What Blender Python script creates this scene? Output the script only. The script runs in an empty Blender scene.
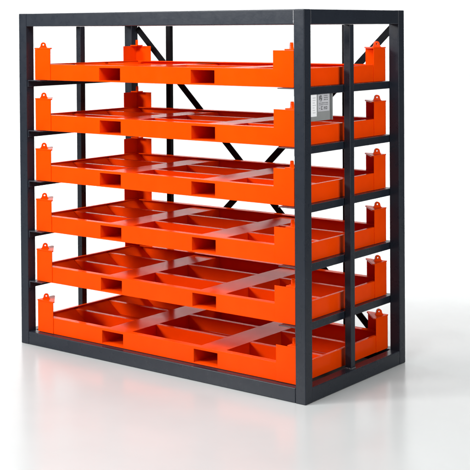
import bpy, bmesh, math, random
from mathutils import Vector, Matrix

random.seed(7)
scene = bpy.context.scene
COL = scene.collection

# ---------------------------------------------------------------- dimensions (metres)
W, D, H = 1.708, 0.827, 1.640        # outer rack: width (x), depth (y), height (z)
S = 0.0517                           # corner post section
SB = 0.0641                          # height of the top and base beams
RAIL_TOP, PITCH, RAIL_H = 1.3114, 0.2492, 0.0334
TX, TY = 0.0764, 0.0354              # pallet corner inside the rack
TW, TD = W - 2 * TX, D - 2 * TY - 0.006      # pallet width, depth
PW, PD, PH = 0.106, 0.104, 0.1585    # corner upright leg widths and height
BH = 0.0777                          # perimeter beam height
IH = 0.0685                          # height of the inner grid
PK = [(0.510 - TX, 0.645 - TX), (1.072 - TX, 1.207 - TX)]   # fork openings (local x)
PZ0, PZ1 = 0.0050, 0.0660

# ---------------------------------------------------------------- node helpers
def new_mat(name):
    m = bpy.data.materials.new(name)
    m.use_nodes = True
    nt = m.node_tree
    nt.nodes.clear()
    out = nt.nodes.new('ShaderNodeOutputMaterial')
    b = nt.nodes.new('ShaderNodeBsdfPrincipled')
    nt.links.new(b.outputs[0], out.inputs[0])
    return m, nt, b

def ramp(nt, src, p0, c0, p1, c1):
    r = nt.nodes.new('ShaderNodeValToRGB')
    r.color_ramp.elements[0].position = p0
    r.color_ramp.elements[1].position = p1
    r.color_ramp.elements[0].color = (*c0, 1)
    r.color_ramp.elements[1].color = (*c1, 1)
    nt.links.new(src, r.inputs[0])
    return r.outputs[0]

def maprange(nt, src, a, b, c, d):
    r = nt.nodes.new('ShaderNodeMapRange')
    r.inputs[1].default_value = a; r.inputs[2].default_value = b
    r.inputs[3].default_value = c; r.inputs[4].default_value = d
    nt.links.new(src, r.inputs[0])
    return r.outputs[0]

def noise(nt, coord, scale, detail=3, rough=0.55):
    n = nt.nodes.new('ShaderNodeTexNoise')
    n.inputs['Scale'].default_value = scale
    n.inputs['Detail'].default_value = detail
    n.inputs['Roughness'].default_value = rough
    nt.links.new(coord, n.inputs['Vector'])
    return n.outputs[0]

def paint(name, c0, c1, r0, r1, bump, coat=0.0, spec=0.5, nscale=7.0, wear_glint=None):
    """powder-coated / lacquered steel: faint tone drift, orange-peel bump, worn edges with a painted-in highlight"""
    m, nt, b = new_mat(name)
    tc = nt.nodes.new('ShaderNodeTexCoord')
    co = tc.outputs['Object']
    n1 = noise(nt, co, nscale, 4)
    col = ramp(nt, n1, 0.35, c0, 0.65, c1)
    if wear_glint:  # pale edge tone: some wear, plus an edge highlight put into the colour
        geo = nt.nodes.new('ShaderNodeBevel')
        geo.samples = 4
        geo.inputs['Radius'].default_value = 0.0035
        gn = nt.nodes.new('ShaderNodeNewGeometry')
        dot = nt.nodes.new('ShaderNodeVectorMath'); dot.operation = 'DOT_PRODUCT'
        nt.links.new(geo.outputs[0], dot.inputs[0]); nt.links.new(gn.outputs['Normal'], dot.inputs[1])
        e = maprange(nt, dot.outputs['Value'], 0.99, 0.80, 0.0, 1.0)
        n3 = noise(nt, co, 18.0, 5, 0.7)
        e2 = maprange(nt, n3, 0.40, 0.66, 0.12, 0.85)
        mul = nt.nodes.new('ShaderNodeMath'); mul.operation = 'MULTIPLY'
        nt.links.new(e, mul.inputs[0]); nt.links.new(e2, mul.inputs[1])
        mx = nt.nodes.new('ShaderNodeMix'); mx.data_type = 'RGBA'
        nt.links.new(mul.outputs[0], mx.inputs[0])
        nt.links.new(col, mx.inputs[6]); mx.inputs[7].default_value = (*wear_glint, 1)
        col = mx.outputs[2]
    nt.links.new(col, b.inputs['Base Color'])
    n2 = noise(nt, co, 23.0, 5, 0.65)
    nt.links.new(maprange(nt, n2, 0.3, 0.7, r0, r1), b.inputs['Roughness'])
    b.inputs['Specular IOR Level'].default_value = spec
    b.inputs['Coat Weight'].default_value = coat
    b.inputs['Coat Roughness'].default_value = 0.12
    n4 = noise(nt, co, 55.0, 2)
    bp = nt.nodes.new('ShaderNodeBump')
    bp.inputs['Strength'].default_value = bump
    bp.inputs['Distance'].default_value = 0.0012
    nt.links.new(n4, bp.inputs['Height'])
    nt.links.new(bp.outputs[0], b.inputs['Normal'])
    return m

ORANGE = paint('orange_enamel', (0.70, 0.046, 0.0004), (0.76, 0.052, 0.0007), 0.12, 0.24, 0.08, spec=0.03)
STEEL = paint('anthracite_lacquer', (0.0105, 0.0138, 0.0204), (0.0120, 0.0155, 0.0226), 0.25, 0.33, 0.14,
              spec=0.24, wear_glint=(0.22, 0.22, 0.24))
STEEL_SHADED = paint('shaded_lacquer', (0.004, 0.0044, 0.0056), (0.006, 0.0065, 0.008), 0.5, 0.65, 0.14, spec=0.05)  # darker copy of the rack lacquer; shade on the rear bars painted in
GREY = paint('grey_plate', (0.20, 0.21, 0.21), (0.23, 0.24, 0.24), 0.35, 0.5, 0.05)
PAPER = paint('white_sticker', (0.74, 0.75, 0.77), (0.80, 0.81, 0.82), 0.4, 0.5, 0.0)
FOIL = paint('silver_sticker', (0.38, 0.385, 0.41), (0.43, 0.435, 0.46), 0.35, 0.5, 0.0)
INK = paint('printed_ink', (0.09, 0.095, 0.105), (0.13, 0.135, 0.14), 0.5, 0.6, 0.0)
PALEINK = paint('pale_ink', (0.42, 0.43, 0.45), (0.48, 0.49, 0.50), 0.5, 0.6, 0.0)

def floor_mat():
    m, nt, b = new_mat('white_studio_floor')
    tc = nt.nodes.new('ShaderNodeTexCoord')
    co = tc.outputs['Object']
    n1 = noise(nt, co, 0.9, 5)
    nt.links.new(ramp(nt, n1, 0.3, (0.386, 0.396, 0.396), 0.7, (0.422, 0.432, 0.432)), b.inputs['Base Color'])
    n2 = noise(nt, co, 2.2, 5)
    nt.links.new(maprange(nt, n2, 0.3, 0.7, 0.17, 0.27), b.inputs['Roughness'])
    b.inputs['Specular IOR Level'].default_value = 0.35
    n3 = noise(nt, co, 4.0, 3)
    bp = nt.nodes.new('ShaderNodeBump'); bp.inputs['Strength'].default_value = 0.04
    bp.inputs['Distance'].default_value = 0.01
    nt.links.new(n3, bp.inputs['Height']); nt.links.new(bp.outputs[0], b.inputs['Normal'])
    return m
FLOOR = floor_mat()

# ---------------------------------------------------------------- mesh helpers
def box(bm, x0, x1, y0, y1, z0, z1):
    v = [bm.verts.new((x, y, z)) for x in (x0, x1) for y in (y0, y1) for z in (z0, z1)]
    for f in ((0, 1, 3, 2), (4, 6, 7, 5), (0, 4, 5, 1), (2, 3, 7, 6), (0, 2, 6, 4), (1, 5, 7, 3)):
        bm.faces.new([v[i] for i in f])
    return v

def prism(bm, pts, axis, a, b):
    """extrude a closed 2D outline between a and b along an axis ('x','y','z')"""
    def P(u, v, w):
        return {'x': (w, u, v), 'y': (u, w, v), 'z': (u, v, w)}[axis]
    lo = [bm.verts.new(P(u, v, a)) for u, v in pts]
    hi = [bm.verts.new(P(u, v, b)) for u, v in pts]
    n = len(pts)
    bm.faces.new(lo); bm.faces.new(hi[::-1])
    for i in range(n):
        j = (i + 1) % n
        bm.faces.new((lo[i], hi[i], hi[j], lo[j]))
    return lo + hi

def link(name, bm, mat, parent=None, bevel=0.0, seg=2, loc=None):
    bmesh.ops.recalc_face_normals(bm, faces=bm.faces)
    if bevel > 0:
        ed = [e for e in bm.edges if len(e.link_faces) == 2 and e.calc_face_angle(0) > 0.5]
        bmesh.ops.bevel(bm, geom=ed, offset=bevel, segments=seg, affect='EDGES', profile=0.5, clamp_overlap=True)
        bmesh.ops.recalc_face_normals(bm, faces=bm.faces)
    me = bpy.data.meshes.new(name)
    bm.to_mesh(me); bm.free()
    if seg > 1 and bevel > 0:
        for p in me.polygons: p.use_smooth = True
        me.set_sharp_from_angle(angle=math.radians(50))
    me.materials.append(mat)
    o = bpy.data.objects.new(name, me)
    COL.objects.link(o)
    if seg > 1 and bevel > 0:
        wn = o.modifiers.new('WeightedNormal', 'WEIGHTED_NORMAL'); wn.keep_sharp = True; wn.weight = 80
    if parent: o.parent = parent
    if loc: o.location = loc
    return o

def thing(name, label, cat, loc=(0, 0, 0), group=None):
    o = bpy.data.objects.new(name, None)
    o.empty_display_size = 0.1
    COL.objects.link(o)
    o.location = loc
    o['label'] = label; o['category'] = cat
    if group: o['group'] = group
    return o

# ---------------------------------------------------------------- floor + sweep (one white sheet)
YAW = 0.6667212803908782
FW = Vector((-math.sin(YAW), math.cos(YAW), 0)); RT = Vector((math.cos(YAW), math.sin(YAW), 0))
def make_floor():
    bm = bmesh.new()
    C = Vector((W / 2, D / 2, 0))
    prof = [(-9.0, 0.0), (-4, 0), (-2, 0), (0, 0), (1.0, 0), (1.7, 0)]
    R = 1.2
    for k in range(1, 17):
        a = math.pi / 2 * k / 16
        prof.append((1.7 + R * math.sin(a), R - R * math.cos(a)))
    prof.append((1.7 + R, 5.5))
    rows = []
    for u, z in prof:
        rows.append([bm.verts.new(C + FW * u + RT * v + Vector((0, 0, z))) for v in (-9, -4, -2, 0, 2, 4, 9)])
    for r0, r1 in zip(rows, rows[1:]):
        for i in range(len(r0) - 1):
            bm.faces.new((r0[i], r0[i + 1], r1[i + 1], r1[i]))
    bmesh.ops.recalc_face_normals(bm, faces=bm.faces)
    me = bpy.data.meshes.new('floor'); bm.to_mesh(me); bm.free()
    for p in me.polygons: p.use_smooth = True
    me.materials.append(FLOOR)
    o = bpy.data.objects.new('floor', me); COL.objects.link(o)
    o['kind'] = 'structure'
make_floor()

# ---------------------------------------------------------------- the rack
rack = thing('storage_rack', 'anthracite welded steel rack frame with open sides and crossed rear braces holding the orange pallets', 'rack')
def rbox(name, a, mat=STEEL, bevel=0.0035, seg=3):
    bm = bmesh.new(); box(bm, *a)
    return link(name, bm, mat, rack, bevel, seg)

for x0 in (0, W - S):
    for y0 in (0, D - S):
        rbox('corner_post', (x0, x0 + S, y0, y0 + S, 0, H))
g = 0.0004
for z0 in (H - SB, 0):
    nm = 'top_beam' if z0 else 'base_beam'
    za, zb = z0 + 0.0006, z0 + SB - 0.0006
    for y0 in (0, D - S):
        rbox(nm, (S + g, W - S - g, y0 + 0.0006, y0 + S - 0.0006, za, zb))
    for x0 in (0, W - S):
        rbox(nm, (x0 + 0.0006, x0 + S - 0.0006, S + g, D - S - g, za, zb))

# weld beads: small lumpy tubes at the joints, part of the rack's welds
def bead(mat, parent, p, q, r=0.0022, n=9):
    bm = bmesh.new()
    p, q = Vector(p), Vector(q)
    for i in range(n):
        c = p.lerp(q, (i + 0.5) / n)
        s = r * random.uniform(0.8, 1.25)
        bmesh.ops.create_icosphere(bm, subdivisions=1, radius=1.0,
                                   matrix=Matrix.Translation(c) @ Matrix.Diagonal((s * 1.4, s * 1.4, s * 1.4, 1)))
    return link('weld_bead', bm, mat, parent)
SEAM = paint('ground_seam', (0.22, 0.22, 0.23), (0.36, 0.36, 0.37), 0.3, 0.45, 0.2, spec=0.5)
WELD = paint('weld_bead', (0.05, 0.05, 0.055), (0.10, 0.10, 0.105), 0.3, 0.45, 0.2, spec=0.5)
bead(SEAM, rack, (W - S, -0.0002, H - 0.004), (W - S, -0.0002, H - SB + 0.004), 0.0018, 16)
for yy in (0.381, 0.418):
    bead(WELD, rack, (1.660, yy, SB), (1.689, yy, SB), 0.003, 6)
    bead(WELD, rack, (0.019, yy, SB), (0.048, yy, SB), 0.003, 6)
bead(WELD, rack, (1.690, 0.383, SB), (1.690, 0.416, SB), 0.003, 7)

# thin uprights half way along each side and near the back corners
for x0 in (W - S + 0.0015, 0.0185):
    rbox('side_post', (x0, x0 + 0.0320, 0.3825, 0.4165, SB + g, H - SB - g), bevel=0.0025)
for x0 in (0.286, W - 0.286 - 0.030):
    rbox('back_post', (x0, x0 + 0.030, 0.7868, 0.8115, SB + g, H - SB - g), STEEL_SHADED, 0.002)
# diagonal braces
def brace(p, q, y0, y1, w=0.034):
    bm = bmesh.new()
    p, q = Vector((p[0], p[1])), Vector((q[0], q[1]))
    d = (q - p).normalized(); n = Vector((-d.y, d.x)) * w / 2
    prism(bm, [tuple(p + n), tuple(q + n), tuple(q - n), tuple(p - n)], 'y', y0, y1)
    return link('brace', bm, STEEL_SHADED, rack, 0.001, 1)
brace((0.058, H - SB - 0.012), (W - 0.100, SB - 0.010), 0.8120, 0.8175)
brace((W - 0.058, H - SB - 0.012), (0.058, SB - 0.004), 0.8185, 0.8240)

# shelf rails: L angles along the inside of each side
def rail(side, z):
    bm = bmesh.new()
    t = 0.004; fl = 0.088; y0, y1 = 0.007, D - 0.010
    if side > 0:
        xo = W - S - 0.0008
        pts = [(xo, z), (xo, z - RAIL_H), (xo - t, z - RAIL_H), (xo - t, z - t), (xo - fl, z - t), (xo - fl, z)]
    else:
        xo = S + 0.0008
        pts = [(xo, z), (xo, z - RAIL_H), (xo + t, z - RAIL_H), (xo + t, z - t), (xo + fl, z - t), (xo + fl, z)]
    prism(bm, pts, 'y', y0, y1)
    link('shelf_rail', bm, STEEL, rack, 0.0010, 2)
for i in range(5):
    for sd in (-1, 1):
        rail(sd, RAIL_TOP - i * PITCH)

# grey identification plate hung inside the right side below the upper rail
px = W - S - 0.0075
bm = bmesh.new(); box(bm, px - 0.003, px, 0.085, 0.290, 1.164, RAIL_TOP - 0.006)
plate = link('info_plate', bm, GREY, rack, 0.001, 2)
plate['label'] = 'grey identification plate with a white and a silver sticker'
bm = bmesh.new(); box(bm, px, px + 0.012, 0.2855, 0.290, 1.164, RAIL_TOP - 0.034)
link('plate_edge', bm, GREY, plate, 0.0008, 1)
bm = bmesh.new(); box(bm, px + 0.0002, px + 0.0010, 0.090, 0.180, 1.184, 1.281)
st1 = link('sticker', bm, PAPER, plate)
bm = bmesh.new(); box(bm, px + 0.0002, px + 0.0010, 0.189, 0.279, 1.2035, 1.281)
st2 = link('sticker', bm, FOIL, plate)
def mark(bm, y0, y1, z0, z1):
    box(bm, px + 0.0012, px + 0.0016, y0, y1, z0, z1)
bm = bmesh.new()
for k in range(7):                                  # faint lines down the white sticker
    z = 1.262 - k * 0.0105
    mark(bm, 0.150, 0.150 + random.uniform(0.012, 0.024), z, z + 0.003)
link('print', bm, PALEINK, plate)
bm = bmesh.new()
for a, b_, c, d in ((0.199, 0.205, 1.252, 1.270), (0.206, 0.211, 1.256, 1.274), (0.212, 0.216, 1.250, 1.262),   # dark emblem
                    (0.212, 0.220, 1.266, 1.272), (0.217, 0.222, 1.252, 1.264), (0.203, 0.219, 1.247, 1.2495)):
    mark(bm, a, b_, c, d)
for r in range(3):                                  # small rows beside the emblem
    z = 1.268 - r * 0.0085
    for k in range(3):
        mark(bm, 0.236 + k * 0.011, 0.236 + k * 0.011 + random.uniform(0.005, 0.009), z, z + 0.0042)
for k in range(7):                                  # thin middle rows
    mark(bm, 0.199 + k * 0.0105, 0.199 + k * 0.0105 + random.uniform(0.004, 0.008), 1.2375, 1.2410)
    mark(bm, 0.199 + k * 0.0105, 0.199 + k * 0.0105 + random.uniform(0.004, 0.008), 1.2305, 1.2335)
mark(bm, 0.199, 0.206, 1.2155, 1.2180)              # bottom row: dash, a C, and blocky characters
for a, b_, c, d in ((0.214, 0.217, 1.211, 1.225), (0.214, 0.226, 1.222, 1.225), (0.214, 0.226, 1.211, 1.214),
                    (0.236, 0.239, 1.211, 1.224), (0.239, 0.243, 1.218, 1.221), (0.243, 0.246, 1.211, 1.224),
                    (0.250, 0.253, 1.211, 1.224), (0.253, 0.258, 1.221, 1.224), (0.253, 0.258, 1.211, 1.214), (0.258, 0.261, 1.211, 1.224)):
    mark(bm, a, b_, c, d)
link('print', bm, INK, plate)

# ---------------------------------------------------------------- one pallet (local origin = front-left bottom corner)
def beam_with_holes(y_out, y_in, sgn):
    """front/back channel: web with two fork openings, closed on the unseen back, inward top and bottom flanges"""
    bm = bmesh.new()
    xs = [0.003, PK[0][0], PK[0][1], PK[1][0], PK[1][1], TW - 0.003]
    zs = [0.0, PZ0, PZ1, BH]
    vf = {}
    for i, x in enumerate(xs):
        for j, z in enumerate(zs):
            vf[i, j, 0] = bm.verts.new((x, y_out, z)); vf[i, j, 1] = bm.verts.new((x, y_in, z))
    open_side = sgn > 0                              # unseen back web closed to keep light out of the tunnels
    hole = lambda i, j: open_side and j == 1 and i in (1, 3)
    for i in range(5):
        for j in range(3):
            if hole(i, j): continue
            for k in (0, 1):
                bm.faces.new((vf[i, j, k], vf[i + 1, j, k], vf[i + 1, j + 1, k], vf[i, j + 1, k]))
    def side(a, b):
        bm.faces.new((vf[a[0], a[1], 0], vf[b[0], b[1], 0], vf[b[0], b[1], 1], vf[a[0], a[1], 1]))
    for i in range(5):
        side((i, 0), (i + 1, 0)); side((i, 3), (i + 1, 3))
    for j in range(3):
        side((0, j), (0, j + 1)); side((5, j), (5, j + 1))
    for i in ((1, 3) if open_side else ()):
        side((i, 1), (i + 1, 1)); side((i, 2), (i + 1, 2)); side((i, 1), (i, 2)); side((i + 1, 1), (i + 1, 2))
    bmesh.ops.recalc_face_normals(bm, faces=bm.faces)
    return bm

def lug_outline():
    pts = [(-0.021, 0.0), (0.021, 0.0), (0.0165, 0.004), (0.0135, 0.011)]
    for k in range(9):
        a = math.radians(15 + 150 * k / 8)
        pts.append((0.0130 * math.cos(a), 0.0140 + 0.0130 * math.sin(a)))
    pts += [(-0.0135, 0.011), (-0.0165, 0.004)]
    return pts

def make_pallet(name, label, loc, group):
    t = thing(name, label, 'pallet', loc, group)
    T = 0.004
    # perimeter channels
    for nm, yo, sg in (('front_beam', 0.003, 1), ('back_beam', TD - 0.003, -1)):
        bm = beam_with_holes(yo, yo + sg * T, sg)
        a, b = sorted((yo + sg * (T + 0.0002), yo + sg * 0.034))
        box(bm, 0.045, TW - 0.045, a, b, BH - T - 0.0004, BH - 0.0004)
        link(nm, bm, ORANGE, t, 0.0008, 2)
    for xo, sg in ((0.003, 1), (TW - 0.003, -1)):
        bm = bmesh.new()
        pts = [(xo, 0), (xo, BH), (xo + sg * 0.016, BH), (xo + sg * 0.016, BH - T), (xo + sg * T, BH - T), (xo + sg * T, 0)]
        prism(bm, pts, 'y', 0.0085, TD - 0.0085)
        link('side_beam', bm, ORANGE, t, 0.0012, 2)
    # fork tunnels, front to back
    for x0, x1 in PK:
        bm = bmesh.new()
        a, b, ya, yb = x0 - 0.0035, x1 + 0.0035, 0.0075, TD - 0.0075
        o_ = [(a, 0.0015), (b, 0.0015), (b, IH), (a, IH)]
        i_ = [(x0 + 0.0004, PZ0 + 0.0004), (x1 - 0.0004, PZ0 + 0.0004), (x1 - 0.0004, PZ1 - 0.0004), (x0 + 0.0004, PZ1 - 0.0004)]
        rings = []
        for y in (ya, yb):
            rings.append([[bm.verts.new((u, y, v)) for u, v in q] for q in (o_, i_)])
        for k in range(4):
            j = (k + 1) % 4
            bm.faces.new((rings[0][0][k], rings[0][0][j], rings[1][0][j], rings[1][0][k]))
            bm.faces.new((rings[0][1][k], rings[0][1][j], rings[1][1][j], rings[1][1][k]))
            for r in rings:
                bm.faces.new((r[0][k], r[0][j], r[1][j], r[1][k]))
        link('fork_tunnel', bm, ORANGE, t, 0.0010, 2)
    # cross walls: each row of bays is closed by a folded wall between the tunnels
    spans = [(0.0072, PK[0][0] - 0.0038), (PK[0][1] + 0.0038, PK[1][0] - 0.0038), (PK[1][1] + 0.0038, TW - 0.0072)]
    for yw in (0.236, 0.484):
        for xa, xb in spans:
            bm = bmesh.new()
            pts = [(yw, 0.006), (yw, IH - 0.0004), (yw + 0.024, IH - 0.0004), (yw + 0.024, IH - T), (yw + T, IH - T), (yw + T, 0.006)]
            prism(bm, pts, 'x', xa, xb)
            link('bay_wall', bm, ORANGE, t, 0.0012, 2)
    # bay floors, one sheet per column of bays
    for xa, xb in spans:
        bm = bmesh.new(); box(bm, xa, xb, 0.0078, TD - 0.0078, 0.0015, 0.0045)
        link('bay_floor', bm, ORANGE, t)
    # slanted end plates in the outer columns
    rows = [(0.0080, 0.2355), (0.2610, 0.4835), (0.5090, TD - 0.0080)]
    for sg, xo in ((1, 0.0120), (-1, TW - 0.0120)):
        for ya, yb in rows:
            bm = bmesh.new()
            pts = [(xo, BH - 0.0046), (xo + sg * 0.004, BH - 0.0046), (xo + sg * 0.100, 0.0048), (xo + sg * 0.094, 0.0048)]
            prism(bm, pts, 'y', ya, yb)
            link('slanted_plate', bm, ORANGE, t, 0.0006, 1)
    # corner uprights: folded angle with a triangular cap and a lifting lug
    for cx, sx in ((0.0, 1), (TW, -1)):
        for cy, sy in ((0.0, 1), (TD, -1)):
            bm = bmesh.new()
            U = 0.0028
            ang = [(cx, cy), (cx + sx * PW, cy), (cx + sx * PW, cy + sy * U), (cx + sx * U, cy + sy * U),
                   (cx + sx * U, cy + sy * PD), (cx, cy + sy * PD)]
            raised = sx * sy < 0                       # two opposite corners carry a small raised cap
            top = PH - 0.0025 if raised else PH - 0.0065
            prism(bm, ang, 'z', 0.0005, top)
            post = link('corner_upright', bm, ORANGE, t, 0.0008, 2)
            bm = bmesh.new()
            e = 0.0015
            cap = [(cx - sx * 0.0015, cy - sy * e), (cx + sx * (PW + 0.003), cy - sy * e), (cx + sx * (PW + 0.003), cy + sy * 0.008),
                   (cx + sx * 0.012, cy + sy * (PD + 0.003)), (cx - sx * 0.0015, cy + sy * (PD + 0.003))]
            if raised:
                k = 0.046
                cap = [(cx - sx * 0.001, cy - sy * 0.001), (cx + sx * k, cy - sy * 0.001), (cx + sx * k, cy + sy * k),
                       (cx - sx * 0.001, cy + sy * k)]
            prism(bm, cap, 'z', top + 0.0003, top + (0.0060 if raised else 0.0065))
            link('cap', bm, ORANGE, post, 0.0008, 2)
            # lug: flared eye plate standing on the cap along the corner's bisector
            ol = lug_outline()
            hole = [(0.0040 * math.cos(2 * math.pi * k / 12), 0.0145 + 0.0040 * math.sin(2 * math.pi * k / 12)) for k in range(12)]
            bm = bmesh.new()
            ex = Vector((sx, sy, 0)).normalized(); ey = Vector((-ex.y, ex.x, 0))
            org = Vector((cx + sx * 0.030, cy + sy * 0.029, top + (0.0062 if raised else 0.0067)))
            t2 = 0.006
            def ring(q, w):
                return [bm.verts.new(org + ex * u + ey * w + Vector((0, 0, v))) for u, v in q]
            for w in (-t2, t2):
                vo, vh = ring(ol, w), ring(hole, w)
                es = [bm.edges.new((vo[i], vo[(i + 1) % len(vo)])) for i in range(len(vo))]
                es += [bm.edges.new((vh[i], vh[(i + 1) % len(vh)])) for i in range(len(vh))]
                bmesh.ops.triangle_fill(bm, edges=es, use_beauty=True)
                if w < 0: v0, h0 = vo, vh
                else:
                    for a_, b_ in ((v0, vo), (h0, vh)):
                        for i in range(len(a_)):
                            j = (i + 1) % len(a_)
                            bm.faces.new((a_[i], a_[j], b_[j], b_[i]))
            link('lug', bm, ORANGE, post)
    # small weld dots where the bays meet the tunnels
    for yw in (0.236, 0.484):
        for x0, x1 in PK:
            for xx in (x0 - 0.0042, x1 + 0.0042):
                bead(ORANGE, t, (xx, yw - 0.0005, IH - 0.006), (xx, yw - 0.0005, IH), 0.0022, 2)
    bead(ORANGE, t, (PW + 0.0006, 0.0022, 0.006), (PW + 0.0006, 0.0022, BH - 0.004), 0.0012, 14)
    bead(ORANGE, t, (TW - PW - 0.0006, 0.0022, 0.006), (TW - PW - 0.0006, 0.0022, BH - 0.004), 0.0010, 14)
    bead(ORANGE, t, (TW - 0.0022, PD + 0.0006, 0.006), (TW - 0.0022, PD + 0.0006, BH - 0.004), 0.0010, 12)
    bead(ORANGE, t, (TW - 0.0022, TD - PD - 0.0006, 0.006), (TW - 0.0022, TD - PD - 0.0006, BH - 0.004), 0.0012, 12)
    return t

GROUP = 'orange steel pallets stacked in the rack'
labels = [
    'orange steel pallet on the topmost shelf rails, directly below the rack top beam',
    'orange steel pallet on the second shelf from the top, beside the grey identification plate',
    'orange steel pallet third from the top of the rack',
    'orange steel pallet fourth from the top, two shelves above the lowest one',
    'orange steel pallet fifth from the top, just above the lowest one',
    'lowest orange steel pallet, resting directly on the dark base frame of the rack']
first = make_pallet('steel_pallet', labels[0], (TX, TY, RAIL_TOP + 0.0006), GROUP)

def copy_thing(src):
    c = src.copy(); COL.objects.link(c)
    for ch in list(src.children):
        d = ch.copy(); COL.objects.link(d); d.parent = c
        for sub in list(ch.children):
            e = sub.copy(); COL.objects.link(e); e.parent = d
    return c

jit = [(0.001, 0, 0.0006), (-0.0008, 0.0005, -0.0005), (0.0006, -0.0006, 0.0008), (0.0012, 0.0003, -0.0004), (0.0072, -0.001, 0.0005)]
for i in range(1, 6):
    o = copy_thing(first)
    z = RAIL_TOP - i * PITCH + 0.0006 if i < 5 else SB + 0.0006
    jx, jy, ja = jit[i - 1]
    o.location = (TX + jx, TY + jy, z)
    o.rotation_euler = (0, 0, ja)
    o['label'] = labels[i]

# ---------------------------------------------------------------- lights
def area(name, loc, target, sx, sy, power, col=(1, 1, 1)):
    l = bpy.data.lights.new(name, 'AREA')
    l.shape = 'RECTANGLE'; l.size = sx; l.size_y = sy
    l.energy = power; l.color = col
    o = bpy.data.objects.new(name, l); COL.objects.link(o)
    o.location = loc
    d = Vector(target) - Vector(loc)
    o.rotation_euler = d.to_track_quat('-Z', 'Y').to_euler()
    return o
C0 = Vector((W / 2, D / 2, 0.8))
area('key_softbox', (-4.3, -7.2, 4.1), (0.9, 0.2, 0.85), 2.1, 2.1, 880, (1, 0.99, 0.975))
area('added_floor_fill', (1.1, -1.9, 3.3), (0.9, -1.5, 0), 2.8, 1.2, 205, (0.97, 0.993, 1))  # added overhead lamp: neutral light on the floor against the orange bounce
area('side_softbox', (3.7, 0.0, 1.6), (1.6, 0.40, 0.80), 1.1, 1.8, 44, (1, 0.99, 0.98))
for s_ in (-1.75, 2.05):
    o = area('backdrop_lamp', tuple(C0 + FW * 1.5 + RT * s_ + Vector((0, 0, 2.6))), tuple(C0 + FW * 2.5 + RT * s_ * 0.95 + Vector((0, 0, -0.8))), 2.9, 0.6, 106)
    o.data.spread = math.radians(115)

world = bpy.data.worlds.new('World'); scene.world = world
world.use_nodes = True
bg = world.node_tree.nodes['Background']
bg.inputs[0].default_value = (1, 1, 1, 1); bg.inputs[1].default_value = 0.10

# ---------------------------------------------------------------- camera
cam = bpy.data.cameras.new('Camera')
co = bpy.data.objects.new('Camera', cam); COL.objects.link(co)
f, cx, cy, yaw, pi_, ro = 1236.6987, 216.8944, 45.6696, YAW, -0.0148466, -0.0062899
fwd = Vector((-math.sin(yaw) * math.cos(pi_), math.cos(yaw) * math.cos(pi_), math.sin(pi_)))
right = Vector((math.cos(yaw), math.sin(yaw), 0)); up = right.cross(fwd)
r2 = right * math.cos(ro) + up * math.sin(ro); u2 = -right * math.sin(ro) + up * math.cos(ro)
M = Matrix((r2, u2, -fwd)).transposed().to_4x4()
M.translation = Vector((4.57441, -4.22173, 1.56668))
co.matrix_world = M
cam.sensor_width = 36; cam.sensor_fit = 'HORIZONTAL'
cam.lens = f / 470 * 36
cam.shift_x = (235 - cx) / 470
cam.shift_y = -(235 - cy) / 470
cam.clip_start = 0.05; cam.clip_end = 200
scene.camera = co

scene.render.engine = 'CYCLES'
scene.cycles.max_bounces = 10
scene.cycles.diffuse_bounces = 6
scene.cycles.glossy_bounces = 6
scene.view_settings.view_transform = 'Standard'
scene.view_settings.look = 'None'
scene.view_settings.exposure = 0.0
scene.view_settings.gamma = 1.0
